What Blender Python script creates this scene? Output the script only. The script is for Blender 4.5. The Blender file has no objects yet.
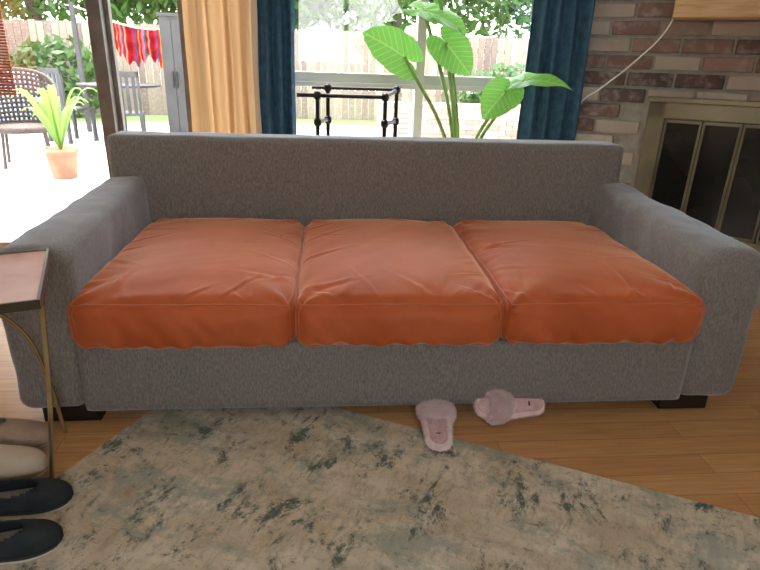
import bpy, bmesh, math, random
from mathutils import Vector, Matrix, noise, Euler
random.seed(7)
SC=bpy.context.scene
COL=SC.collection
# ---------------------------------------------------------------- helpers
def srgb(r,g,b):
    def f(c):
        c/=255.0
        return c/12.92 if c<=.04045 else ((c+.055)/1.055)**2.4
    return (f(r),f(g),f(b),1)
def sn(u,p=1):return max(0.0,math.sin(u))**p
def sstep(a,b,x):
    t=max(0,min(1,(x-a)/(b-a)));return t*t*(3-2*t)
def newmat(name):
    m=bpy.data.materials.new(name);m.use_nodes=True
    nt=m.node_tree;nt.nodes.clear()
    out=nt.nodes.new('ShaderNodeOutputMaterial')
    return m,nt,out
def N(nt,t,**kw):
    n=nt.nodes.new(t)
    for k,v in kw.items():
        if k in n.inputs: n.inputs[k].default_value=v
        else: setattr(n,k,v)
    return n
def mat(name,c1,c2=None,rough=.6,scale=8,bump=0,bscale=60,metal=0,stretch=(1,1,1),sheen=0,detail=4,lo=.35,hi=.65,spec=.5,bstretch=None,sheenc=None,bdist=.004,shr=.4):
    m,nt,out=newmat(name);L=nt.links.new
    b=N(nt,'ShaderNodeBsdfPrincipled');b.inputs['Roughness'].default_value=rough;b.inputs['Metallic'].default_value=metal
    b.inputs['Specular IOR Level'].default_value=spec
    if sheen:
        b.inputs['Sheen Weight'].default_value=sheen;b.inputs['Sheen Roughness'].default_value=shr
        if sheenc:b.inputs['Sheen Tint'].default_value=sheenc
    tc=N(nt,'ShaderNodeTexCoord')
    mp=N(nt,'ShaderNodeMapping');mp.inputs['Scale'].default_value=stretch;L(tc.outputs['Object'],mp.inputs['Vector'])
    nz=N(nt,'ShaderNodeTexNoise');nz.inputs['Scale'].default_value=scale;nz.inputs['Detail'].default_value=detail;L(mp.outputs[0],nz.inputs['Vector'])
    cr=N(nt,'ShaderNodeValToRGB');cr.color_ramp.elements[0].position=lo;cr.color_ramp.elements[1].position=hi
    cr.color_ramp.elements[0].color=c1;cr.color_ramp.elements[1].color=c2 or c1
    L(nz.outputs[0],cr.inputs[0]);L(cr.outputs[0],b.inputs['Base Color'])
    if bump:
        mp2=N(nt,'ShaderNodeMapping');mp2.inputs['Scale'].default_value=bstretch or (1,1,1);L(tc.outputs['Object'],mp2.inputs['Vector'])
        n2=N(nt,'ShaderNodeTexNoise');n2.inputs['Scale'].default_value=bscale;n2.inputs['Detail'].default_value=3;L(mp2.outputs[0],n2.inputs['Vector'])
        bp=N(nt,'ShaderNodeBump');bp.inputs['Strength'].default_value=bump;bp.inputs['Distance'].default_value=bdist
        L(n2.outputs[0],bp.inputs['Height']);L(bp.outputs[0],b.inputs['Normal'])
    L(b.outputs[0],out.inputs[0])
    return m
def link(o):
    COL.objects.link(o);return o
def obj(name,verts,faces,m=None,smooth=False):
    me=bpy.data.meshes.new(name);me.from_pydata([tuple(v) for v in verts],[],faces);me.update()
    o=link(bpy.data.objects.new(name,me))
    if m: me.materials.append(m)
    if smooth:
        for p in me.polygons:p.use_smooth=True
    return o
def box(name,lo,hi,m,bev=0,rot=None):
    x0,y0,z0=lo;x1,y1,z1=hi
    c=Vector(((x0+x1)/2,(y0+y1)/2,(z0+z1)/2))
    v=[Vector(p)-c for p in ((x0,y0,z0),(x1,y0,z0),(x1,y1,z0),(x0,y1,z0),(x0,y0,z1),(x1,y0,z1),(x1,y1,z1),(x0,y1,z1))]
    f=[(0,3,2,1),(4,5,6,7),(0,1,5,4),(1,2,6,5),(2,3,7,6),(3,0,4,7)]
    o=obj(name,v,f,m);o.location=c
    if bev:
        b=o.modifiers.new('b','BEVEL');b.width=bev;b.segments=3
    return o
def gridbox(name,h,n,fn,m,loc=(0,0,0)):
    hx,hy,hz=h;nx,ny,nz=n
    idx={};V=[];F=[]
    def vid(i,j,k):
        key=(i,j,k)
        if key not in idx:
            p=Vector((-hx+2*hx*i/nx,-hy+2*hy*j/ny,-hz+2*hz*k/nz));idx[key]=len(V);V.append(fn(p))
        return idx[key]
    for i in range(nx):
        for j in range(ny):
            F.append([vid(i,j,0),vid(i,j+1,0),vid(i+1,j+1,0),vid(i+1,j,0)])
            F.append([vid(i,j,nz),vid(i+1,j,nz),vid(i+1,j+1,nz),vid(i,j+1,nz)])
    for i in range(nx):
        for k in range(nz):
            F.append([vid(i,0,k),vid(i+1,0,k),vid(i+1,0,k+1),vid(i,0,k+1)])
            F.append([vid(i,ny,k),vid(i,ny,k+1),vid(i+1,ny,k+1),vid(i+1,ny,k)])
    for j in range(ny):
        for k in range(nz):
            F.append([vid(0,j,k),vid(0,j,k+1),vid(0,j+1,k+1),vid(0,j+1,k)])
            F.append([vid(nx,j,k),vid(nx,j+1,k),vid(nx,j+1,k+1),vid(nx,j,k+1)])
    o=obj(name,V,F,m,True);o.location=loc
    return o
def rnd(p,h,r):
    q=Vector([max(-(h[i]-r),min(h[i]-r,p[i])) for i in range(3)])
    d=p-q
    if d.length<1e-9:return p.copy(),Vector((0,0,0))
    n=d.normalized()
    return q+n*min(r,1e9),n
def tube(name,pts,r,m,smooth=True,cyc=False):
    cu=bpy.data.curves.new(name,'CURVE');cu.dimensions='3D';cu.bevel_depth=r;cu.bevel_resolution=4;cu.resolution_u=10;cu.use_fill_caps=True
    if smooth:
        s=cu.splines.new('BEZIER');s.bezier_points.add(len(pts)-1)
        for b,p in zip(s.bezier_points,pts):
            b.co=p;b.handle_left_type=b.handle_right_type='AUTO'
    else:
        s=cu.splines.new('POLY');s.points.add(len(pts)-1)
        for b,p in zip(s.points,pts):b.co=(*p,1)
    s.use_cyclic_u=cyc
    tmp=bpy.data.objects.new(name+'_c',cu)
    me=tmp.to_mesh();me2=me.copy();tmp.to_mesh_clear();bpy.data.objects.remove(tmp);bpy.data.curves.remove(cu)
    me2.materials.clear();me2.materials.append(m);me2.name=name
    for p in me2.polygons:p.use_smooth=True
    return link(bpy.data.objects.new(name,me2))
def lathe(name,prof,m,n=32,loc=(0,0,0)):
    V=[];F=[]
    for r,z in prof:
        for i in range(n):
            a=2*math.pi*i/n;V.append((r*math.cos(a),r*math.sin(a),z))
    for k in range(len(prof)-1):
        for i in range(n):
            F.append((k*n+i,k*n+(i+1)%n,(k+1)*n+(i+1)%n,(k+1)*n+i))
    o=obj(name,V,F,m,True);o.location=loc;return o
def group(name,parts,loc=(0,0,0),rotz=0):
    e=bpy.data.objects.new(name,None);link(e);e.location=loc;e.rotation_euler=(0,0,rotz)
    for p in parts:p.parent=e
    return e
def multibox(name,boxes,m,bev=0):
    V=[];F=[]
    for lo,hi in boxes:
        b=len(V);x0,y0,z0=lo;x1,y1,z1=hi
        V+=[(x0,y0,z0),(x1,y0,z0),(x1,y1,z0),(x0,y1,z0),(x0,y0,z1),(x1,y0,z1),(x1,y1,z1),(x0,y1,z1)]
        F+=[tuple(b+i for i in f) for f in ((0,3,2,1),(4,5,6,7),(0,1,5,4),(1,2,6,5),(2,3,7,6),(3,0,4,7))]
    o=obj(name,V,F,m)
    if bev:
        q=o.modifiers.new('b','BEVEL');q.width=bev;q.segments=2
    return o
# ---------------------------------------------------------------- materials
M_SOFA=mat('sofa_fabric',srgb(110,106,103),srgb(146,140,134),rough=.95,scale=230,bump=.35,bscale=700,stretch=(1,1,.3),sheen=.7,spec=.2,bdist=.002,lo=.3,hi=.7,sheenc=(.8,.88,1,1))
M_LEG=mat('dark_wood',srgb(38,30,28),srgb(26,20,18),rough=.4)
M_VEL=mat('orange_velvet',srgb(178,84,40),srgb(196,100,56),rough=.6,scale=5,bump=.12,bscale=300,sheen=1.0,spec=.3,sheenc=srgb(255,204,172),shr=.35)
M_PIPE=mat('velvet_piping',srgb(184,92,52),srgb(194,104,62),rough=.6,sheen=.5)
M_WALL=mat('wall_paint',srgb(206,196,180),rough=.9)
M_CEIL=mat('ceiling_paint',srgb(230,228,222),rough=.9)
M_WHITE=mat('white_frame',srgb(226,228,226),rough=.5)
M_DFRAME=mat('bronze_frame',srgb(118,114,110),srgb(98,94,90),rough=.45,metal=.2)
M_BLUE=mat('blue_curtain_fabric',srgb(42,78,104),srgb(60,100,128),rough=.9,scale=30,bump=.3,bscale=300)
M_IRON=mat('black_iron',srgb(28,28,30),srgb(40,40,42),rough=.45,metal=.6)
M_BRASS=mat('antique_brass',srgb(140,130,104),srgb(112,104,84),rough=.45,metal=.6,scale=5)
M_GOLD=mat('gold_metal',srgb(196,184,150),srgb(176,160,120),rough=.25,metal=.9)
M_FGLASS=mat('smoked_glass',srgb(26,27,26),srgb(38,40,36),rough=.15,scale=3)
M_MANTEL=mat('oak_mantel',srgb(214,176,126),srgb(188,146,98),rough=.5,scale=6,stretch=(1,12,12))
M_CABLE=mat('white_cable',srgb(222,218,208),rough=.5)
# ---------------------------------------------------------------- floor
def floor_mat():
    m,nt,out=newmat('oak_planks');L=nt.links.new
    b=N(nt,'ShaderNodeBsdfPrincipled');b.inputs['Roughness'].default_value=.34
    tc=N(nt,'ShaderNodeTexCoord')
    br=N(nt,'ShaderNodeTexBrick');br.offset=.37;br.inputs['Scale'].default_value=1
    br.inputs['Brick Width'].default_value=.95;br.inputs['Row Height'].default_value=.085;br.inputs['Mortar Size'].default_value=.0010
    br.inputs['Color1'].default_value=srgb(214,166,114);br.inputs['Color2'].default_value=srgb(198,148,96);br.inputs['Mortar'].default_value=srgb(150,104,64)
    L(tc.outputs['Object'],br.inputs['Vector'])
    mp=N(nt,'ShaderNodeMapping');mp.inputs['Scale'].default_value=(1.5,26,1);L(tc.outputs['Object'],mp.inputs[0])
    nz=N(nt,'ShaderNodeTexNoise');nz.inputs['Scale'].default_value=3;nz.inputs['Detail'].default_value=6;L(mp.outputs[0],nz.inputs['Vector'])
    cr=N(nt,'ShaderNodeValToRGB');cr.color_ramp.elements[0].position=.3;cr.color_ramp.elements[1].position=.7
    cr.color_ramp.elements[0].color=(.70,.65,.59,1);cr.color_ramp.elements[1].color=(1.05,1.03,1,1);L(nz.outputs[0],cr.inputs[0])
    mx=N(nt,'ShaderNodeMixRGB');mx.blend_type='MULTIPLY';mx.inputs[0].default_value=.75
    L(br.outputs[0],mx.inputs[1]);L(cr.outputs[0],mx.inputs[2]);L(mx.outputs[0],b.inputs['Base Color']);L(b.outputs[0],out.inputs[0])
    return m
box('floor',(-2.6,-3.0,-.06),(3.2,1.7,0),floor_mat())
box('ceiling',(-2.6,-3.0,2.45),(3.2,1.85,2.55),M_CEIL)
box('wall_left',(-2.7,-3.0,-.06),(-2.6,1.85,2.45),M_WALL)
box('wall_right',(3.08,-3.0,-.06),(3.18,.6,2.45),M_WALL)
multibox('wall_front',[((-2.6,-3.1,-.06),(3.08,-3.0,1.0)),((-2.6,-3.1,2.1),(3.08,-3.0,2.45)),((-2.6,-3.1,1.0),(-.8,-3.0,2.1)),((.8,-3.1,1.0),(3.08,-3.0,2.1))],M_WALL)  # unseen wall behind camera; its opening is sized to limit frontal light
multibox('wall_back',[((-2.6,1.7,-.06),(-2.35,1.85,2.45)),((-2.35,1.7,2.1),(1.02,1.85,2.45)),((-.64,1.7,-.06),(-.54,1.85,2.1)),
    ((-.54,1.7,-.06),(1.02,1.85,.42)),((1.02,1.7,-.06),(1.5,1.85,2.45))],M_WALL)
def glass_mat():
    m,nt,out=newmat('window_glass');L=nt.links.new
    t=N(nt,'ShaderNodeBsdfTransparent');g=N(nt,'ShaderNodeBsdfGlossy');g.inputs['Roughness'].default_value=.03
    mx=N(nt,'ShaderNodeMixShader');mx.inputs[0].default_value=.06;L(t.outputs[0],mx.inputs[1]);L(g.outputs[0],mx.inputs[2]);L(mx.outputs[0],out.inputs[0])
    return m
M_GLASS=glass_mat()
p=[multibox('frame',[((-2.35,1.73,0),(-2.29,1.82,2.1)),((-.70,1.73,0),(-.64,1.82,2.1)),((-2.29,1.73,2.03),(-.70,1.82,2.1)),((-2.29,1.73,0),(-.70,1.82,.05)),
    ((-1.43,1.72,.05),(-1.36,1.78,2.03))],M_DFRAME,.004),
   multibox('sliding_stile',[((-1.36,1.77,.05),(-1.335,1.81,2.03)),((-.985,1.74,.05),(-.94,1.8,2.03))],M_DFRAME,.004),
   box('glass',(-2.29,1.775,.05),(-.70,1.78,2.03),M_GLASS)]
group('door_1',p)
p=[multibox('frame',[((-.54,1.72,.42),(-.48,1.83,2.1)),((.96,1.72,.42),(1.02,1.83,2.1)),((-.48,1.72,2.04),(.96,1.83,2.1)),((-.48,1.72,.42),(.96,1.83,.48)),
    ((.255,1.735,.48),(.305,1.80,2.04)),((-.48,1.74,.965),(.96,1.79,1.015))],M_WHITE,.004),
   multibox('sash_lip',[((-.48,1.72,.94),(.255,1.745,.966)),((.305,1.72,.94),(.96,1.745,.966))],M_WHITE,.003),
   box('glass',(-.48,1.762,.48),(.96,1.766,2.04),M_GLASS)]
group('window_1',p)
p=[multibox('frame',[((-.8,-3.08,1.0),(-.74,-3.02,2.1)),((.74,-3.08,1.0),(.8,-3.02,2.1)),((-.74,-3.08,2.04),(.74,-3.02,2.1)),((-.74,-3.08,1.0),(.74,-3.02,1.06)),((-.03,-3.08,1.06),(.03,-3.02,2.04))],M_WHITE,.004),
   box('glass',(-.74,-3.052,1.06),(.74,-3.048,2.04),M_GLASS)]
group('fill_window',p)  # unseen window behind camera, added and sized for soft front fill
box('trim_sill',(-.56,1.62,.39),(1.03,1.72,.42),M_WHITE,.005)
# ---------------------------------------------------------------- curtains
def curtain(name,x0,x1,y,z0,z1,m,waves,amp,seed,flare=0):
    nx=int(waves*14);nz=30;V=[];F=[]
    for k in range(nz+1):
        z=z0+(z1-z0)*k/nz
        for i in range(nx+1):
            u=i/nx
            ph=u*waves*2*math.pi
            w=x0+(x1-x0)*u+flare*(1-k/nz)*(u-.5)
            a=amp*(.75+.35*noise.noise(Vector((u*6,k*.04,seed))))
            V.append((w+.012*noise.noise(Vector((u*9,k*.12,seed+5))),y+a*math.sin(ph+.8*noise.noise(Vector((u*3,k*.07,seed+9)))),z))
    for k in range(nz):
        for i in range(nx):
            q=k*(nx+1)+i;F.append((q,q+1,q+nx+2,q+nx+1))
    return obj(name,V,F,m,True)
def sheer(name,c,tr):
    m,nt,out=newmat(name);L=nt.links.new
    d=N(nt,'ShaderNodeBsdfDiffuse');d.inputs[0].default_value=c
    t=N(nt,'ShaderNodeBsdfTranslucent');t.inputs[0].default_value=c
    mx=N(nt,'ShaderNodeMixShader');mx.inputs[0].default_value=tr
    L(d.outputs[0],mx.inputs[1]);L(t.outputs[0],mx.inputs[2]);L(mx.outputs[0],out.inputs[0]);return m
c=curtain('yellow_curtain',-.93,-.60,1.6,.03,2.2,sheer('gold_sheer',srgb(196,162,122),.26),4,.036,1)
c=curtain('blue_curtain',-.565,-.385,1.57,.03,2.2,M_BLUE,3,.03,2)
c=curtain('blue_curtain.001',.825,1.13,1.585,.03,2.2,M_BLUE,4,.03,3,.04)
r=tube('rod',[(-2.3,0,0),(1.14,0,0)],.012,M_IRON,False)
f1=lathe('finial',[(0,-.03),(.02,-.02),(.026,0),(.02,.02),(0,.03)],M_IRON);f1.location=(-2.32,0,0)
group('curtain_rod',[r,f1],(0,1.59,2.235))
V=[((-2.33,1.64+.004*(i%2),.86+i*.014),(-1.80,1.648+.004*(i%2),.871+i*.014)) for i in range(86)]
b1=multibox('slats',V,mat('red_bamboo',srgb(200,112,78),srgb(150,80,56),rough=.7,scale=20,stretch=(1,1,8)))
b2=box('head_rail',(-2.34,1.63,2.06),(-1.79,1.68,2.11),M_MANTEL,.004)
group('bamboo_blind',[b1,b2])
# ---------------------------------------------------------------- brick wall with fireplace
BA=-math.radians(32);BO=Vector((1.18,1.7,0))
def attrmat(name,rough=.9):
    m,nt,out=newmat(name);L=nt.links.new
    b=N(nt,'ShaderNodeBsdfPrincipled');b.inputs['Roughness'].default_value=rough
    a=N(nt,'ShaderNodeAttribute');a.attribute_name='Col'
    tc=N(nt,'ShaderNodeTexCoord');nz=N(nt,'ShaderNodeTexNoise');nz.inputs['Scale'].default_value=22;nz.inputs['Detail'].default_value=6;L(tc.outputs['Object'],nz.inputs['Vector'])
    cr=N(nt,'ShaderNodeValToRGB');cr.color_ramp.elements[0].position=.50;cr.color_ramp.elements[1].position=.72
    cr.color_ramp.elements[0].color=(0,0,0,1);cr.color_ramp.elements[1].color=(.7,.7,.7,1);L(nz.outputs[0],cr.inputs[0])
    mx=N(nt,'ShaderNodeMixRGB');L(cr.outputs[0],mx.inputs[0]);L(a.outputs['Color'],mx.inputs[1]);mx.inputs[2].default_value=srgb(160,148,138)
    bp=N(nt,'ShaderNodeBump');bp.inputs['Strength'].default_value=.6;bp.inputs['Distance'].default_value=.006;L(nz.outputs[0],bp.inputs['Height']);L(bp.outputs[0],b.inputs['Normal'])
    L(mx.outputs[0],b.inputs['Base Color']);L(b.outputs[0],out.inputs[0]);return m
def colorbricks(name,bxs,m,cols,bev=.004):
    o=multibox(name,bxs,m,bev);me=o.data
    a=me.color_attributes.new('Col','FLOAT_COLOR','CORNER')
    for i in range(len(bxs)):
        c=random.choice(cols);k=random.uniform(.85,1.15)
        for f in range(6):
            for li in me.polygons[i*6+f].loop_indices:a.data[li].color=(c[0]*k,c[1]*k,c[2]*k,1)
    return o
BC=[srgb(92,68,62),srgb(114,86,76),srgb(78,62,58),srgb(150,130,118),srgb(170,158,146),srgb(104,78,70),srgb(128,102,92),srgb(156,140,128),srgb(86,70,68)]
bx=[]
rh=.083;LW=2.25
row=0;z=0
while z<2.44:
    x=0-(.115 if row%2 else 0)
    while x<LW:
        x1=x+.218+random.uniform(-.006,.006)
        a0=max(x,0);a1=min(x1,LW);zz=min(z+rh-.014,2.44)
        if not (a1>.42 and a0<1.62 and z>.2 and z<.86):
            if a1-a0>.02: bx.append(((a0,-.012-random.uniform(0,.006),z+.003),(a1,.03,zz)))
        x=x1+.014
    z+=rh;row+=1
w=colorbricks('bricks',bx,attrmat('old_brick'),BC)
mort=mat('mortar',srgb(160,154,144),srgb(136,130,122),rough=.95,scale=20,bump=.5,bscale=80)
w2=multibox('mortar_wall',[((0,0,0),(.42,.15,2.45)),((1.62,0,0),(LW,.15,2.45)),((.42,0,.87),(1.62,.15,2.45)),((.42,0,0),(1.62,.15,.2))],mort)
g=group('wall_brick',[w,w2],BO,BA)
fx0,fx1=.37,1.62;zt=.93
P=[multibox('brass_surround',[((fx0,-.06,.20),(fx0+.085,.0,zt)),((fx1-.085,-.06,.20),(fx1,.0,zt)),((fx0,-.06,zt-.085),(fx1,.0,zt)),((fx0,-.06,.20),(fx1,0,.25)),
     ((fx0-.012,-.085,zt-.004),(fx1+.012,.0,zt+.022))],M_BRASS,.004)]
dx0=fx0+.085;dw=(fx1-.085-dx0)/6
fr=[];gl=[]
for i in range(6):
    a=dx0+i*dw;b=a+dw
    fr+=[((a+.002,-.045,.25),(a+.014,-.02,zt-.087)),((b-.014,-.045,.25),(b-.002,-.02,zt-.087)),((a+.002,-.045,zt-.105),(b-.002,-.02,zt-.087)),((a+.002,-.045,.25),(b-.002,-.02,.268))]
    gl.append(((a+.012,-.034,.262),(b-.012,-.028,zt-.1)))
P.append(multibox('door_frames',fr,M_BRASS,.002));P.append(multibox('door_glass',gl,M_FGLASS))
P.append(multibox('firebox',[((fx0+.05,.0,.2),(fx1-.05,.12,.22)),((fx0+.05,.12,.2),(fx1-.05,.14,.86))],M_LEG))
group('fireplace_insert',P,BO,BA)
hb=[]
for i in range(14):
    hb.append(((.2+i*.11,-.36,.0),(.2+i*.11+.1,-.02,.17)))
h=colorbricks('bricks',hb,w.data.materials[0],BC)
h2=box('mortar_core',(.21,-.35,0),(1.73,-.02,.163),mort)
group('brick_hearth',[h,h2],BO,BA)
box_m=box('beam',(.40,-.19,1.315),(2.2,-.02,1.43),M_MANTEL,.008)
group('mantel_shelf',[box_m],BO,BA)
ca=math.cos(BA);sa=math.sin(BA)
def wl(s,n,z):
    return (BO.x+s*ca-n*sa, BO.y+s*sa+n*ca, z)
tube('white_cable',[wl(.42,-.03,1.40),wl(.38,-.03,1.27),wl(.26,-.03,1.12),wl(.1,-.03,.97),wl(.02,-.03,.9),wl(-.01,-.03,.6),wl(-.0,-.03,.02)],.0045,M_CABLE)
# ---------------------------------------------------------------- rug
def rug_mat():
    m,nt,out=newmat('distressed_rug');L=nt.links.new
    b=N(nt,'ShaderNodeBsdfPrincipled');b.inputs['Roughness'].default_value=.95;b.inputs['Specular IOR Level'].default_value=.15
    tc=N(nt,'ShaderNodeTexCoord')
    def ns(scale,st,det=8,rough=.65,off=(0,0,0)):
        mp=N(nt,'ShaderNodeMapping');mp.inputs['Scale'].default_value=st;mp.inputs['Location'].default_value=off;L(tc.outputs['Object'],mp.inputs[0])
        n=N(nt,'ShaderNodeTexNoise');n.inputs['Scale'].default_value=scale;n.inputs['Detail'].default_value=det;n.inputs['Roughness'].default_value=rough;n.inputs['Distortion'].default_value=.3;L(mp.outputs[0],n.inputs['Vector']);return n
    def ramp(n,a,bb,c0=(0,0,0,1),c1=(1,1,1,1)):
        r=N(nt,'ShaderNodeValToRGB');r.color_ramp.elements[0].position=a;r.color_ramp.elements[1].position=bb;r.color_ramp.elements[0].color=c0;r.color_ramp.elements[1].color=c1;L(n.outputs[0],r.inputs[0]);return r
    def mix(f,a,bb):
        x=N(nt,'ShaderNodeMixRGB');L(f.outputs[0],x.inputs[0])
        if isinstance(a,tuple):x.inputs[1].default_value=a
        else:L(a.outputs[0],x.inputs[1])
        if isinstance(bb,tuple):x.inputs[2].default_value=bb
        else:L(bb.outputs[0],x.inputs[2])
        return x
    base=ramp(ns(4,(1,1.8,1)),.38,.62,srgb(196,178,152),srgb(226,214,192))
    base=mix(ramp(ns(30,(1.4,.5,1),6,.8,(3,3,0)),.48,.66,(0,0,0,1),(.7,.7,.7,1)),base,srgb(158,148,128))
    blue=mix(ramp(ns(3.6,(1,1.5,1),8,.75,(7,2,0)),.50,.58,(0,0,0,1),(.6,.6,.6,1)),base,srgb(142,152,142))
    teal=mix(ramp(ns(6.5,(1.5,.9,1),15,.84,(1,9,0)),.528,.585,(0,0,0,1),(.95,.95,.95,1)),blue,srgb(84,100,92))
    dark=mix(ramp(ns(15,(.8,1.4,1),14,.86,(5,4,0)),.56,.62,(0,0,0,1),(.9,.9,.9,1)),teal,srgb(80,92,82))
    lite=mix(ramp(ns(9,(1,1,1),12,.8,(15,4,0)),.56,.64,(0,0,0,1),(.55,.55,.55,1)),dark,srgb(214,204,184))
    rust=mix(ramp(ns(8,(1.5,.8,1),10,.8,(11,1,0)),.57,.65,(0,0,0,1),(.55,.55,.55,1)),lite,srgb(182,146,106))
    L(rust.outputs[0],b.inputs['Base Color'])
    n2=ns(500,(1,1,1),2);bp=N(nt,'ShaderNodeBump');bp.inputs['Strength'].default_value=.6;bp.inputs['Distance'].default_value=.003;L(n2.outputs[0],bp.inputs['Height']);L(bp.outputs[0],b.inputs['Normal'])
    L(b.outputs[0],out.inputs[0]);return m
rug=box('area_rug',(0,-2.0,0),(2.9,0,.008),rug_mat(),.002)
ra=-math.radians(26.5)
R=Matrix.Rotation(ra,3,'Z');cn=Vector((-.671,.290,0))
rug.rotation_euler=(0,0,ra);rug.location=cn+R@Vector((1.45,-1.0,0))+Vector((0,0,.0045))
# ---------------------------------------------------------------- sofa
parts=[]
def arm(side):
    h=(.107,.47,.255)
    def fn(p):
        q,n=rnd(p,h,.045)
        t=(p.z+h[2])/(2*h[2]);yy=(p.y+h[1])/(2*h[1])
        k=1+.10*max(0,t-.45)
        q.x*=k*.97
        if q.x*side<0: q.x*=1-.42*yy*sstep(.2,1,t)
        if t>.9: q.z+=.012*(1-(q.x/h[0])**2)
        q.z+=.035*yy*t
        w=.006*noise.noise(q*7+Vector((side*3,0,0)))+.003*noise.noise(q*19)
        q+=n*w
        q.x+= -side*.012*(t**2)
        return q
    o=gridbox('arm_%s'%('left' if side<0 else 'right'),h,(16,50,26),fn,M_SOFA,(side*1.048,.455,.305))
    return o
parts+= [arm(-1),arm(1)]
def bk(p):
    h=(1.093,.075,.365)
    q,n=rnd(p,h,.022)
    t=(p.z+h[2])/(2*h[2]); q.y+=.02*t
    q+=n*.003*noise.noise(q*6)
    return q
parts.append(gridbox('back_rest',(1.093,.075,.365),(90,8,30),bk,M_SOFA,(-.018,.93,.405)))
def rl(p):
    h=(.955,.03,.115);q,n=rnd(p,h,.012);q+=n*.002*noise.noise(q*8);return q
parts.append(gridbox('front_rail',(.955,.03,.115),(80,4,10),rl,M_SOFA,(0,.016,.165)))
parts.append(box('seat_deck',(-.95,.04,.12),(.95,.86,.27),M_SOFA))
for i,(x,y) in enumerate(((-1.01,.06),(.99,.06),(-1.01,.92),(.99,.92))):
    parts.append(box('leg_%d'%(i+1),(x-.085,y-.045,0),(x+.085,y+.045,.055),M_LEG,.004))
def crease(x,y,x0,y0,x1,y1,wd):
    dx,dy=x1-x0,y1-y0;L2=dx*dx+dy*dy
    t=max(0,min(1,((x-x0)*dx+(y-y0)*dy)/L2))
    px,py=x0+dx*t,y0+dy*t
    d=math.hypot(x-px,y-py);s=math.sin(math.pi*min(1,max(0,t*.9+.05)))
    q=((x-px)*dy-(y-py)*dx)/math.sqrt(L2)
    return s*(math.exp(-(q/wd)**2)-.7*math.exp(-((q-wd*1.7)/wd)**2)) if d<wd*5 else 0
def cushion(name,xc,hx,seed,diag):
    hy=.445;hz=.083
    h=(hx,hy,hz)
    rr=random.Random(int(seed*10));CR=[]
    for _ in range(24):
        e=rr.choice('FFFBLRLR');L_=rr.uniform(.08,.24)
        if e=='F':x0=rr.uniform(-hx,hx);y0=-hy;a=math.pi/2+rr.uniform(-1.0,1.0)
        elif e=='B':x0=rr.uniform(-hx,hx);y0=hy;a=-math.pi/2+rr.uniform(-1,1)
        elif e=='L':x0=-hx;y0=rr.uniform(-hy,hy);a=rr.uniform(-.9,.9)
        else:x0=hx;y0=rr.uniform(-hy,hy);a=math.pi+rr.uniform(-.9,.9)
        CR.append((x0,y0,x0+L_*math.cos(a),y0+L_*math.sin(a),rr.uniform(.006,.013),rr.uniform(.3,1)))
    def fn(p):
        q,n=rnd(p,h,.045)
        ex=q.x/hx;ey=q.y/hy;ez=q.z/hz
        up=sstep(0,.9,ez)
        cr=(1-abs(ex)**2.6)*(1-abs(ey)**3.2)
        q.z+=.034*cr*up
        q.z+=.008*max(0,ey)*up*(1-abs(ex)**4)
        q.z-=.012*max(0,-ey)**4*up
        fb=sstep(.5,1,-n.y) if n.length>0 else 0
        q.y-=.018*(1-ez*ez)*(1-ex**4)*fb
        q.x*=1-.035*abs(ey)**10
        q.x+=.006*(1-ez*ez)*(1 if ex>0 else -1)*(abs(ex)**6)
        if ez<-.2 and fb>0: q.z-=.009*(.6+noise.noise(Vector((q.x*9,seed,2))))*fb
        edge=max(abs(ex),abs(ey))
        mk=.3+.7*max(0,(edge-.3)/.7)**1.2
        a=diag;c,s=math.cos(a),math.sin(a)
        u=c*q.x+s*q.y;v=-s*q.x+c*q.y
        w=noise.noise(Vector((u*3,v*11,seed)))*.8+noise.noise(Vector((u*6,v*26,seed+3)))*.2
        for sx in (-1,1):
            dx=q.x-sx*hx;dy=q.y+hy
            d=math.hypot(dx,dy);an=math.atan2(dy,-sx*dx)
            w+=math.exp(-(d/.22)**2)*math.sin(an*9+seed)*.8*min(1,d/.05)
            dy2=q.y-hy;d=math.hypot(dx,dy2);an=math.atan2(-dy2,-sx*dx)
            w+=math.exp(-(d/.2)**2)*math.sin(an*8+seed*2)*.7*min(1,d/.05)
        wf=noise.noise(Vector((q.x*8,q.z*10,seed)))*1.2+noise.noise(Vector((q.x*20+q.z*14,q.z*9,seed+4)))*.8
        wf+=.7*max(0,-ez)*math.sin(q.x*80+4*noise.noise(Vector((q.x*6,seed,0))))
        w=w*mk*(1-fb)*.006+wf*fb*.0075
        q+=(n if n.length>0 else Vector((0,0,1)))*w
        if up>0:
            z=0
            for x0,y0,x1,y1,wd,am in CR:z+=am*crease(p.x,p.y,x0,y0,x1,y1,wd)
            q.z+=.0038*z*up
        return q
    o=gridbox(name,h,(120,150,28),fn,M_VEL,(xc,.40,.352))
    off=Vector((xc,.40,.352));pts=[]
    n=48
    for i in range(n):pts.append(off+fn(Vector((-hx+2*hx*i/n,-hy,hz))))
    for i in range(n):pts.append(off+fn(Vector((hx,-hy+2*hy*i/n,hz))))
    for i in range(n):pts.append(off+fn(Vector((hx-2*hx*i/n,hy,hz))))
    for i in range(n):pts.append(off+fn(Vector((-hx,hy-2*hy*i/n,hz))))
    pi=tube(name+'_piping',pts,.0025,M_PIPE,False,True)
    return [o,pi]
parts+=cushion('seat_cushion_1',-.634,.322,1.3,.3)
parts+=cushion('seat_cushion_2',.0,.318,4.1,.9)
parts+=cushion('seat_cushion_3',.634,.322,8.2,-.4)
group('sofa',parts)
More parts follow.
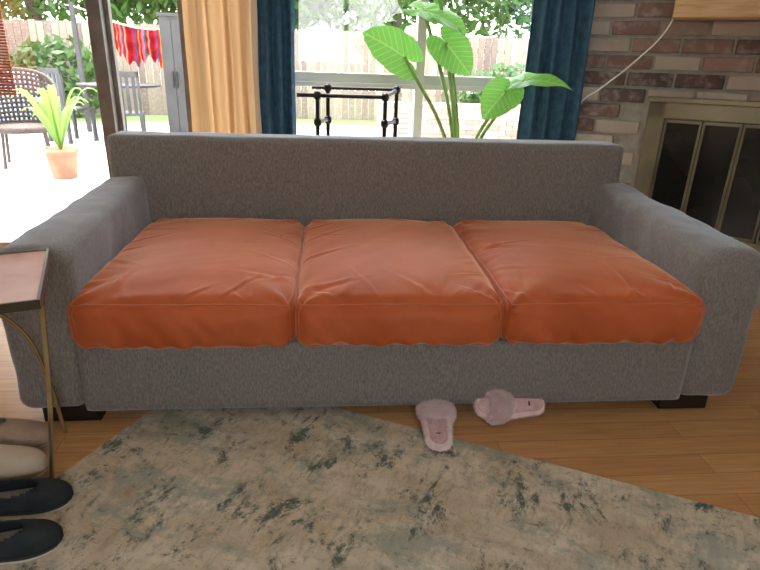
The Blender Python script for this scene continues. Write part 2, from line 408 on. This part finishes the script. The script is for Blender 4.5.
# ---------------------------------------------------------------- side table
TA=math.atan2(-.356,.135)
ed=Vector((math.cos(TA),math.sin(TA),0)); wd=Vector((ed.y,-ed.x,0))
c0=Vector((-.925,-.107,.6))
def tp(a,b,z=0):return c0+ed*a+wd*b+Vector((0,0,z))
D=.365;Wd=.40
def plate(name,a0,a1,b0,b1,z0,z1,m):
    V=[tp(a,b,z) for z in (z0,z1) for a,b in ((a0,b0),(a1,b0),(a1,b1),(a0,b1))]
    o=obj(name,V,[(0,1,2,3),(7,6,5,4),(0,4,5,1),(1,5,6,2),(2,6,7,3),(3,7,4,0)],m)
    bm=bmesh.new();bm.from_mesh(o.data);bmesh.ops.recalc_face_normals(bm,faces=bm.faces);bm.to_mesh(o.data);bm.free();return o
M_TOP=mat('pink_table_glass',srgb(244,218,208),srgb(208,160,152),rough=.05,scale=4,spec=1.0)
M_RIM=mat('dark_bronze_rim',srgb(88,80,66),srgb(70,64,54),rough=.35,metal=.7)
P=[plate('top',.006,D-.006,.006,Wd-.006,-.004,.002,M_TOP),
   plate('rim_a',0,D,0,.006,-.014,.006,M_RIM),plate('rim_b',0,D,Wd-.006,Wd,-.014,.006,M_RIM),
   plate('rim_c',0,.006,.006,Wd-.006,-.014,.006,M_RIM),plate('rim_d',D-.006,D,.006,Wd-.006,-.014,.006,M_RIM)]
P.append(tube('leg_1',[tp(.19,.01,-.01),tp(.17,.02,-.08),(-.9,-.285,.3),(-.945,-.28,.006)],.006,M_GOLD))
P.append(tube('leg_2',[(-1.005,-.05,.006),(-1.02,-.06,.2),(-1.05,-.09,.37),(-1.1,-.13,.44),(-1.17,-.16,.44),(-1.24,-.2,.36),(-1.27,-.21,.2),(-1.28,-.21,.006)],.006,M_GOLD))
P.append(tube('leg_3',[tp(.19,Wd-.01,-.01),(-1.235,-.42,.3),(-1.24,-.44,.006)],.006,M_GOLD))
P.append(tube('brace',[tp(.19,.015,-.016),tp(.19,Wd-.015,-.016)],.0055,M_GOLD,False))
P.append(tube('brace_2',[(-1.24,-.2,.36),(-1.235,-.25,.5),tp(.15,.33,-.012)],.0055,M_GOLD))
group('side_table',P)
# ---------------------------------------------------------------- shoes
def outline(t,w0=.034,w1=.044):
    w=w0+(w1-w0)*max(0,min(1,(t-.2)/.5))
    e=1
    if t<.14:e=math.sqrt(max(0,1-((.14-t)/.14)**2))
    if t>.72:e=math.sqrt(max(0,1-((t-.72)/.28)**2))
    return w*e
def soleplate(name,L,z0,z1,k,m,n=40):
    V=[];F=[]
    for z in (z0,z1):
        for i in range(n+1):
            t=i/n;V.append((t*L,outline(t)*k+1e-4,z));V.append((t*L,-outline(t)*k-1e-4,z))
    o=2*(n+1)
    for i in range(n):
        a=2*i
        F.append((a,a+2,a+3,a+1));F.append((o+a,o+a+1,o+a+3,o+a+2))
        F.append((a,o+a,o+a+2,a+2));F.append((a+1,a+3,o+a+3,o+a+1))
    F.append((0,1,o+1,o));F.append((2*n,o+2*n,o+2*n+1,2*n+1))
    return obj(name,V,F,m)
def shoe(name,loc,rz,L,mu,ms,mi,hh=.062,open1=.56,mstripe=None):
    n=44;mseg=24;V=[];F=[]
    for i in range(n+1):
        t=i/n;w=outline(t)*1.0+1e-4
        hgt=hh*(1 if t<.3 else 1-.38*min(1,(t-.3)/.5))
        if t>.8:hgt*=math.sqrt(max(0.02,1-((t-.8)/.2)**2*.85))
        if t<.1:hgt*=.9+.1*t/.1
        for j in range(mseg+1):
            u=math.pi*j/mseg
            V.append((t*L-(.0 if t>.1 else .004*math.sin(u)),w*math.copysign(abs(math.cos(u))**.75,math.cos(u)),.022+hgt*sn(u,.75)))
    for i in range(n):
        for j in range(mseg):
            t=(i+.5)/n;c=math.cos(math.pi*(j+.5)/mseg)
            if ((t-.32)/(open1-.32))**2+(c/.80)**2<1:continue
            F.append((i*(mseg+1)+j,(i+1)*(mseg+1)+j,(i+1)*(mseg+1)+j+1,i*(mseg+1)+j+1))
    up=obj('upper',V,F,mu,True)
    s=up.modifiers.new('s','SOLIDIFY');s.thickness=.004;s.offset=-1
    so=soleplate('sole',L,0,.022,1.06,ms);bb=so.modifiers.new('b','BEVEL');bb.width=.003
    st=soleplate('sole_stripe',L,.008,.013,1.085,mstripe or mu)
    ins=soleplate('insole',L*.97,.0225,.026,.93,mi)
    return group(name,[up,so,st,ins],loc,rz)
M_NAVY=mat('black_canvas',srgb(26,34,40),srgb(38,46,52),rough=.85,scale=40,bump=.4,bscale=400)
M_RUBW=mat('grey_rubber',srgb(48,50,52),srgb(60,60,60),rough=.6)
M_STR=mat('sole_stripe_rubber',srgb(210,208,200),rough=.6)
M_INS=mat('insole_grey',srgb(140,132,122),rough=.9)
M_TAUPE=mat('taupe_suede',srgb(150,128,108),srgb(172,150,128),rough=.9,scale=12,bump=.3,bscale=200)
M_CREAM=mat('cream_rubber',srgb(200,184,160),rough=.7)
shoe('black_slip_on_shoe',(-1.135,-.375,0),.12,.27,M_NAVY,M_RUBW,M_INS,.058,.72,M_STR)
shoe('black_slip_on_shoe.001',(-1.10,-.525,.0),.16,.27,M_NAVY,M_RUBW,M_INS,.058,.72,M_STR)
shoe('taupe_loafer',(-1.28,-.115,0),.05,.26,M_TAUPE,M_CREAM,M_INS,.08)
shoe('taupe_loafer.001',(-1.24,-.245,0),.08,.26,M_CREAM,M_TAUPE,M_INS,.08)
# ---------------------------------------------------------------- fluffy slippers
M_PINK=mat('pink_fleece',srgb(246,214,212),srgb(253,234,232),rough=1,scale=30,bump=.8,bscale=220,sheen=.5)
M_FOOT=mat('slipper_footbed',srgb(206,166,164),srgb(222,190,186),rough=.9,scale=40)
M_LOGO=mat('slipper_logo',srgb(70,60,62),rough=.8)
def fuzz(name,src,count,ln,m,seed):
    rr=random.Random(seed);me=src.data;me.calc_loop_triangles()
    tr=[t for t in me.loop_triangles];ar=[t.area for t in tr];V=[];F=[]
    for t in rr.choices(tr,ar,k=count):
        a,b,c=[me.vertices[i].co for i in t.vertices];u,v=rr.random(),rr.random()
        if u+v>1:u,v=1-u,1-v
        p=a+(b-a)*u+(c-a)*v
        d=(t.normal+Vector((rr.uniform(-.7,.7),rr.uniform(-.7,.7),rr.uniform(-.5,.5)))).normalized()*ln*rr.uniform(.5,1.2)
        s=Vector((rr.uniform(-1,1),rr.uniform(-1,1),rr.uniform(-1,1))).cross(d).normalized()*.0011
        i=len(V);V+=[p-s,p+s,p+d];F.append((i,i+1,i+2))
    o=obj(name,V,F,m);o.location=src.location;return o
def slipper(name,loc,rot,seed,sc=1):
    L=.25
    sole=soleplate('sole',L,0.002,.022,1.12,M_PINK);bb=sole.modifiers.new('b','BEVEL');bb.width=.004
    foot=soleplate('footbed',L*.95,.0225,.025,.80,M_FOOT);foot.location=(.006,0,0)
    logo=box('logo',(.055,-.008,.0251),(.062,.008,.0256),M_LOGO)
    V=[];F=[];n=26;mm=16
    for i in range(n+1):
        u=math.pi*i/n
        for j in range(mm):
            v=2*math.pi*j/mm
            rx=.047;rz=.034
            cx=L*.68+.036*math.cos(v)
            off=.011*math.sin(v)
            w=outline(min(.93,cx/L))/outline(.7)
            V.append((cx+.010*math.cos(u*2),(rx*w+off)*math.cos(u),.012+(rz+off)*sn(u,.8)+.006*noise.noise(Vector((u*3,v*2,seed)))))
    for i in range(n):
        for j in range(mm):
            F.append((i*mm+j,i*mm+(j+1)%mm,(i+1)*mm+(j+1)%mm,(i+1)*mm+j))
    band=obj('band',V,F,M_PINK,True)
    f1=fuzz('band_fuzz',band,7500,.014,M_PINK,seed);f2=fuzz('rim_fuzz',sole,3600,.009,M_PINK,seed+1)
    f2.location=(0,0,0)
    g=group(name,[sole,foot,logo,band,f1,f2],loc);g.rotation_euler=rot;g.scale=(sc,sc,sc);return g
slipper('fluffy_slipper',(.108,-.205,.0185),(0,0,math.radians(84)),3,.97)
slipper('fluffy_slipper.001',(.485,-.005,.044),(math.radians(-46),0,math.radians(183)),9,.93)
# ---------------------------------------------------------------- elephant ear plant
def leafmat(name,c1,c2,tr=.45):
    m,nt,out=newmat(name);L=nt.links.new
    uv=N(nt,'ShaderNodeUVMap');sp=N(nt,'ShaderNodeSeparateXYZ');L(uv.outputs[0],sp.inputs[0])
    ab=N(nt,'ShaderNodeMath',operation='ABSOLUTE');L(sp.outputs[1],ab.inputs[0])
    m1=N(nt,'ShaderNodeMath',operation='MULTIPLY');L(ab.outputs[0],m1.inputs[0]);m1.inputs[1].default_value=.8
    s1=N(nt,'ShaderNodeMath',operation='SUBTRACT');L(sp.outputs[0],s1.inputs[0]);L(m1.outputs[0],s1.inputs[1])
    m2=N(nt,'ShaderNodeMath',operation='MULTIPLY');L(s1.outputs[0],m2.inputs[0]);m2.inputs[1].default_value=7
    fr=N(nt,'ShaderNodeMath',operation='FRACT');L(m2.outputs[0],fr.inputs[0])
    lt=N(nt,'ShaderNodeMath',operation='LESS_THAN');L(fr.outputs[0],lt.inputs[0]);lt.inputs[1].default_value=.12
    l2=N(nt,'ShaderNodeMath',operation='LESS_THAN');L(ab.outputs[0],l2.inputs[0]);l2.inputs[1].default_value=.018
    mx=N(nt,'ShaderNodeMath',operation='MAXIMUM');L(lt.outputs[0],mx.inputs[0]);L(l2.outputs[0],mx.inputs[1])
    cm=N(nt,'ShaderNodeMixRGB');L(mx.outputs[0],cm.inputs[0]);cm.inputs[1].default_value=c1;cm.inputs[2].default_value=c2
    d=N(nt,'ShaderNodeBsdfPrincipled');d.inputs['Roughness'].default_value=.4;L(cm.outputs[0],d.inputs['Base Color'])
    t=N(nt,'ShaderNodeBsdfTranslucent');L(cm.outputs[0],t.inputs[0])
    ms=N(nt,'ShaderNodeMixShader');ms.inputs[0].default_value=tr;L(d.outputs[0],ms.inputs[1]);L(t.outputs[0],ms.inputs[2]);L(ms.outputs[0],out.inputs[0]);return m
M_LEAF=leafmat('elephant_ear_leaf',srgb(116,178,80),srgb(150,198,108),.5)
M_STEM=mat('leaf_stem',srgb(120,160,84),srgb(150,186,104),rough=.5)
KEY=[(0,1.0),(20,.80),(45,.60),(80,.47),(115,.46),(140,.50),(158,.47),(170,.30),(180,.10)]
def rad(th):
    th=abs(th)
    for (a,r0),(b,r1) in zip(KEY,KEY[1:]):
        if th<=b:
            k=(th-a)/(b-a);k=k*k*(3-2*k) if a>=80 else k
            return r0+(r1-r0)*k
    return .1
def leaf(name,att,tip,nrm,size,droop=.25,seed=0,width=1):
    att=Vector(att);X=(Vector(tip)-att).normalized();Z=Vector(nrm);Z=(Z-X*Z.dot(X)).normalized();Y=Z.cross(X)
    nr=9;na=72;V=[];F=[];UV=[]
    for i in range(nr+1):
        for j in range(na):
            th=-180+360*j/na;r=rad(th)*i/nr
            x=r*math.cos(math.radians(th));y=r*math.sin(math.radians(th))*width
            z=-droop*x*x+.22*abs(y)-.35*y*y+.02*math.sin(th*.12+seed)*i/nr+.015*noise.noise(Vector((x*6,y*6,seed)))
            V.append(att+(X*x+Y*y+Z*z)*size);UV.append((x,y))
    for i in range(nr):
        for j in range(na-1):
            F.append((i*na+j,i*na+j+1,(i+1)*na+j+1,(i+1)*na+j))
        F.append((i*na+na-1,i*na,(i+1)*na,(i+1)*na+na-1))
    o=obj(name,V,F,M_LEAF,True);u=o.data.uv_layers.new(name='UVMap')
    for p in o.data.polygons:
        for li,vi in zip(p.loop_indices,p.vertices):u.data[li].uv=UV[vi]
    return o
PB=Vector((.43,1.26,0))
P=[lathe('pot',[(0,.0),(.09,.0),(.13,.02),(.15,.2),(.155,.26),(.145,.26),(.135,.22),(0,.215)],mat('ceramic_pot',srgb(210,205,195),rough=.4),32,PB)]
LV=[((.13,1.25,1.10),(-.04,1.19,1.20),(-.1,-.8,.45),.22,.2,1),
    ((.315,1.23,1.165),(.42,1.12,1.04),(-.2,-.95,.35),.185,.25,2),
    ((.625,1.25,.965),(.49,1.12,.86),(.1,-.85,.9),.19,.25,3),
    ((.72,1.3,1.01),(.97,1.22,1.06),(-.1,-.25,1),.23,.35,4),
    ((.22,1.3,1.30),(.42,1.2,1.25),(.1,-.45,.9),.22,.25,5),
    ((.28,1.32,1.40),(.2,1.22,1.50),(0,-.8,.5),.16,.2,6)]
for i,(a,t,n_,s,d,sd) in enumerate(LV):
    P.append(leaf('leaf_%d'%i,a,t,n_,s,d,sd))
    a=Vector(a);b=PB+Vector((.03*math.cos(i*1.3),.03*math.sin(i*1.3),.2));md=b.lerp(a,.55)+Vector(((b.x-a.x)*.22,.02,.04))
    P.append(tube('stem_%d'%i,[b,md,a],.009,M_STEM))
group('elephant_ear_plant',P)
# ---------------------------------------------------------------- iron pipe console
def flange(z,x,y):return lathe('flange',[(0,-.006),(.03,-.006),(.03,.004),(.016,.008),(.016,.02),(0,.02)],M_IRON,24,(x,y,z))
def joint(x,y,z):return lathe('fitting',[(0,-.02),(.014,-.018),(.019,-.008),(.019,.008),(.014,.018),(0,.02)],M_IRON,20,(x,y,z))
P=[]
y0,y1=1.36,1.50
P.append(tube('top_rail_front',[(-.37,y0,.915),(.06,y0,.915)],.010,M_IRON,False))
P.append(tube('top_rail_back',[(-.30,y1,.945),(.13,y1,.945)],.008,M_IRON,False))
for x,y,zt_ in ((-.27,y0,.915),(.06,y0,.915),(-.22,y1,.945),(.13,y1,.945)):
    P.append(tube('post',[(x,y,0.006),(x,y,zt_)],.010,M_IRON,False))
    P.append(joint(x,y,zt_));P.append(joint(x,y,.79));P.append(flange(.006,x,y))
P.append(tube('side_rail_a',[(.06,y0,.79),(.13,y1,.79)],.010,M_IRON,False))
P.append(tube('side_rail_b',[(-.27,y0,.79),(-.22,y1,.79)],.010,M_IRON,False))
P.append(tube('side_top_a',[(.06,y0,.915),(.13,y1,.945)],.010,M_IRON,False))
group('iron_pipe_console',P)
# ---------------------------------------------------------------- outside
GZ=-.08
box('patio_ground',(-16,1.85,GZ-.1),(12,9.0,GZ),mat('patio_concrete',srgb(200,198,194),srgb(176,174,170),rough=.9,scale=2,bump=.2))
box('lawn_ground',(-16,9.0,GZ-.1),(14,24,GZ-.01),mat('lawn_grass',srgb(104,128,72),srgb(150,166,104),rough=1,scale=30))
fb=[]
x=-12
while x<11:
    w_=.14;fb.append(((x,11+random.uniform(0,.01),GZ),(x+w_-.008,11.03,1.62+random.uniform(-.015,.015))));x+=w_
fb+=[((-12,11.03,.4),(11,11.08,.49)),((-12,11.03,1.3),(11,11.08,1.39))]
f=colorbricks('wood_fence',fb,attrmat('weathered_cedar'),[srgb(138,122,108),srgb(124,108,96),srgb(150,136,120),srgb(114,98,88)],0)
def foliage(name,blobs,count,size,m,seed):
    rr=random.Random(seed);V=[];F=[]
    for _ in range(count):
        c,r=rr.choice(blobs)
        d=Vector((rr.gauss(0,1),rr.gauss(0,1),rr.gauss(0,1))).normalized()*rr.uniform(.55,1.05)
        p=Vector(c)+Vector((d.x*r[0],d.y*r[1],d.z*r[2]))
        a=Vector((rr.uniform(-1,1),rr.uniform(-1,1),rr.uniform(-1,1))).normalized()
        b=a.orthogonal().normalized();s=size*rr.uniform(.6,1.3)
        i=len(V);V+=[p-a*s,p-b*s*.45,p+a*s,p+b*s*.45];F.append((i,i+1,i+2,i+3))
    return obj(name,V,F,m)
M_FOL=leafmat('tree_foliage',srgb(72,104,48),srgb(72,104,48),.35)
M_BARK=mat('bark',srgb(92,78,66),srgb(70,58,50),rough=.95,scale=10,bump=.8,bscale=30)
def tree(name,x,y,h,blobs,cnt,seed):
    t=tube('trunk',[(x,y,GZ),(x+.1,y,h*.4),(x-.05,y,h*.8)],.14,M_BARK)
    f=foliage('leaves',blobs,cnt,.14,M_FOL,seed);group(name,[t,f])
tree('oak_tree',-6.5,12.3,4,[((-6.5,12.5,3.4),(3.0,1.2,1.7)),((-9.5,12.8,3.0),(2.2,1.2,1.6)),((-4.2,12.6,3.2),(2.0,1.1,1.5))],14000,1)
tree('oak_tree.001',1.2,12.6,4,[((.2,12.6,3.0),(2.6,1.1,1.4)),((3.6,12.8,3.3),(2.4,1.1,1.6)),((-1.5,12.6,2.6),(1.5,1,1.0))],10000,2)
foliage('garden_shrub',[((-7.6,10.0,.9),(1.2,.6,1.0)),((-5.2,10.3,.6),(1.0,.5,.7)),((3.4,10.2,.5),(1.0,.5,.6))],3500,.09,M_FOL,3)
M_POST=mat('grey_post',srgb(72,70,70),srgb(58,56,56),rough=.8)
pb=[]
for r_ in range(7):
    for i in range(16):
        xx=.6+i*.22+(.11 if r_%2 else 0);pb.append(((xx,8.0,GZ+r_*.08),(xx+.21,8.12,GZ+r_*.08+.072)))
q=colorbricks('bricks',pb,attrmat('pale_brick'),[srgb(180,140,126),srgb(196,166,152),srgb(166,124,108)],0)
q2=box('core',(.6,8.02,GZ),(4.3,8.6,GZ+.54),mort)
group('brick_planter',[q,q2])
def stripe():
    m,nt,out=newmat('striped_textile');L=nt.links.new
    tc=N(nt,'ShaderNodeTexCoord');sp=N(nt,'ShaderNodeSeparateXYZ');L(tc.outputs['Object'],sp.inputs[0])
    m2=N(nt,'ShaderNodeMath',operation='MULTIPLY');L(sp.outputs[0],m2.inputs[0]);m2.inputs[1].default_value=3.1
    fr=N(nt,'ShaderNodeMath',operation='FRACT');L(m2.outputs[0],fr.inputs[0])
    cr=N(nt,'ShaderNodeValToRGB');e=cr.color_ramp;e.interpolation='CONSTANT';e.elements[0].color=srgb(130,20,30);e.elements[1].position=.93;e.elements[1].color=srgb(170,110,90)
    for p_,c_ in ((.18,(150,40,50)),(.3,(44,70,110)),(.38,(140,28,34)),(.52,(160,120,50)),(.58,(136,24,34)),(.7,(170,80,96)),(.8,(40,90,90)),(.86,(130,22,30))):
        k=e.elements.new(p_);k.color=srgb(*c_)
    L(fr.outputs[0],cr.inputs[0]);d=N(nt,'ShaderNodeBsdfDiffuse');L(cr.outputs[0],d.inputs[0]);L(d.outputs[0],out.inputs[0]);return m
V=[];F=[];nx=90;nz=14
for k in range(nz+1):
    for i in range(nx+1):
        u=i/nx;sag=.22*(4*(u-.5)**2-1)
        V.append((-3.75+1.75*u,8+.05*math.sin(u*40)+.02*math.sin(u*17+k),1.64+sag-(.46+.06*math.sin(u*23)+.05*math.sin(u*90))*k/nz))
for k in range(nz):
    for i in range(nx):
        a=k*(nx+1)+i;F.append((a,a+1,a+nx+2,a+nx+1))
bl=obj('cloth',V,F,stripe(),True)
l=tube('rope',[(-3.95,8,1.7),(-2.85,8,1.42),(-1.75,8,1.7)],.01,M_CABLE)
pp=multibox('poles',[((-3.98,7.97,GZ),(-3.92,8.03,1.75)),((-1.78,7.97,GZ),(-1.72,8.03,1.75))],M_POST)
group('striped_hammock',[bl,l,pp])
cb=[((-.15,-.2,.06),(.15,.2,1.62)),((-.17,-.22,1.62),(.17,.22,1.66))]
cbl=[((sx*.11-.02,sy*.15-.02,0),(sx*.11+.02,sy*.15+.02,.06)) for sx in (-1,1) for sy in (-1,1)]
cdn=[((-.14,-.21,.1),(-.005,-.2,1.58)),((.005,-.21,.1),(.14,-.2,1.58))]
hn=[((-.03,-.235,.75),(-.02,-.21,.95)),((.02,-.235,.75),(.03,-.21,.95))]
group('patio_storage_cabinet',[multibox('body',cb+cbl,M_POST,.004),multibox('doors',cdn,mat('cabinet_door',srgb(62,60,60),srgb(52,50,50),rough=.6),.003),multibox('handles',hn,M_IRON)],(-2.27,7.0,GZ))
def wicker(name,loc,rz,s=1):
    W=mat('wicker_'+name,srgb(52,40,36),srgb(80,62,52),rough=.7,scale=40)
    V=[];F=[];n=26;k=12
    for j in range(k+1):
        z=.38+.58*j/k
        for i in range(n+1):
            a=math.radians(-10+200*i/n)
            hh=.38+(z-.38)*(.55+.45*sn(max(0,min(math.pi,a)),.6))
            rr=.33+.05*(z-.38);V.append((rr*math.cos(a),rr*math.sin(a),hh))
    for j in range(k):
        for i in range(n):
            a=j*(n+1)+i;F.append((a,a+1,a+n+2,a+n+1))
    b=obj('woven_back',V,F,W);m_=b.modifiers.new('w','WIREFRAME');m_.thickness=.026
    st=lathe('seat',[(0,.36),(.33,.36),(.35,.39),(.33,.42),(0,.43)],W)
    lg=[tube('leg_%d'%i,[(.26*math.cos(a),.26*math.sin(a),.37),(.3*math.cos(a),.3*math.sin(a),0)],.016,W,False) for i,a in enumerate((.8,2.35,3.9,5.5))]
    top=tube('rim',[V[k*(n+1)+i] for i in range(0,n+1,2)],.02,W)
    g=group(name,[b,st,top]+lg,loc,rz);g.scale=(s,s,s);return g
wicker('wicker_chair',(-3.45,5.0,GZ),.4)
M_TERRA=mat('terracotta',srgb(168,128,102),srgb(146,106,82),rough=.85)
P=[lathe('pot',[(0,0),(.12,0),(.13,.01),(.17,.3),(.19,.3),(.19,.34),(.165,.34),(.16,.3),(0,.29)],M_TERRA,32)]
M_PALM=leafmat('palm_leaf',srgb(96,136,54),srgb(116,150,68),.5)
for i in range(16):
    a=i*2.4;ln=random.uniform(.4,.62);up=random.uniform(.45,.75);V=[];F=[]
    for k in range(9):
        t=k/8;w_=.04*math.sin(math.pi*min(1,t*.92+.06))
        rr=ln*t*.8;z=.3+up*math.sin(t*2.0)
        c=Vector((rr*math.cos(a),rr*math.sin(a),z));s_=Vector((-math.sin(a),math.cos(a),0))*w_
        V+=[c-s_,c+Vector((0,0,-.01)),c+s_]
    for k in range(8):
        for j in range(2):
            q=k*3+j;F.append((q,q+1,q+4,q+3))
    P.append(obj('frond_%d'%i,V,F,M_PALM,True))
g=group('potted_palm',P,(-2.80,4.3,GZ));g.scale=(.85,.85,.85)
def slatchair(name,loc,rz):
    b=[((-.22,-.22,.42),(.22,.22,.45)),((-.22,.19,.45),(-.19,.22,.95)),((.19,.19,.45),(.22,.22,.95)),((-.22,.19,.88),(.22,.22,.95))]
    b+=[((-.22+sx*.4,-.22+sy*.4,0),(-.18+sx*.4,-.18+sy*.4,.42)) for sx in (0,1) for sy in (0,1)]
    b+=[((-.17+i*.075,.195,.45),(-.13+i*.075,.21,.88)) for i in range(5)]
    return group(name,[multibox('frame',b,M_POST)],loc,rz)
slatchair('patio_chair',(-3.75,6.9,GZ),2.6);slatchair('patio_chair.001',(-2.85,6.4,GZ),-2.9)
tt=lathe('top',[(0,.72),(.55,.72),(.56,.74),(.55,.75),(0,.75)],M_POST);tl=lathe('pedestal',[(0,0),(.25,0),(.25,.02),(.04,.05),(.04,.72),(0,.72)],M_POST)
group('patio_table',[tt,tl],(-3.2,7.35,GZ))
sp_=gridbox('cover',(1.1,.8,.42),(24,20,12),lambda p:rnd(p,(1.1,.8,.42),.12)[0]+Vector((0,0,.08*noise.noise(p*3))),mat('blue_grey_cover',srgb(110,130,148),srgb(130,150,164),rough=.7,scale=3),(0,0,.42))
group('covered_hot_tub',[sp_],(-5.9,8.6,GZ))
# ---------------------------------------------------------------- light
w_=bpy.data.worlds.new('World');SC.world=w_;w_.use_nodes=True;nt=w_.node_tree
bg=nt.nodes['Background']
tc=nt.nodes.new('ShaderNodeTexCoord');sx=nt.nodes.new('ShaderNodeSeparateXYZ');nt.links.new(tc.outputs['Generated'],sx.inputs[0])
cr=nt.nodes.new('ShaderNodeValToRGB');cr.color_ramp.elements[0].position=0;cr.color_ramp.elements[0].color=(.97,.95,.91,1);cr.color_ramp.elements[1].position=.7;cr.color_ramp.elements[1].color=(.78,.88,1,1)
nt.links.new(sx.outputs[2],cr.inputs[0]);nt.links.new(cr.outputs[0],bg.inputs[0]);bg.inputs[1].default_value=8.2
s=bpy.data.lights.new('sun','SUN');s.energy=15;s.angle=.02;s.color=(1,.95,.86);so=link(bpy.data.objects.new('sun',s));so.rotation_euler=(math.radians(-24),math.radians(-14),0)
SC.view_settings.view_transform='Standard'
SC.view_settings.exposure=0
# ---------------------------------------------------------------- camera
cd=bpy.data.cameras.new('camera');cam=link(bpy.data.objects.new('camera',cd));SC.camera=cam
cd.sensor_fit='HORIZONTAL';cd.sensor_width=36;cd.lens=573.3/760*36;cd.clip_start=.02
yaw,pit,rol=.09336,.3708,.03314
Fw=Vector((math.sin(yaw)*math.cos(pit),math.cos(yaw)*math.cos(pit),-math.sin(pit)))
R0=Vector((math.cos(yaw),-math.sin(yaw),0));U0=R0.cross(Fw)
Rr=R0*math.cos(rol)+U0*math.sin(rol);Uu=-R0*math.sin(rol)+U0*math.cos(rol)
mw=Matrix((Rr,Uu,-Fw)).transposed().to_4x4();mw.translation=Vector((-.2106,-1.569,1.075));cam.matrix_world=mw
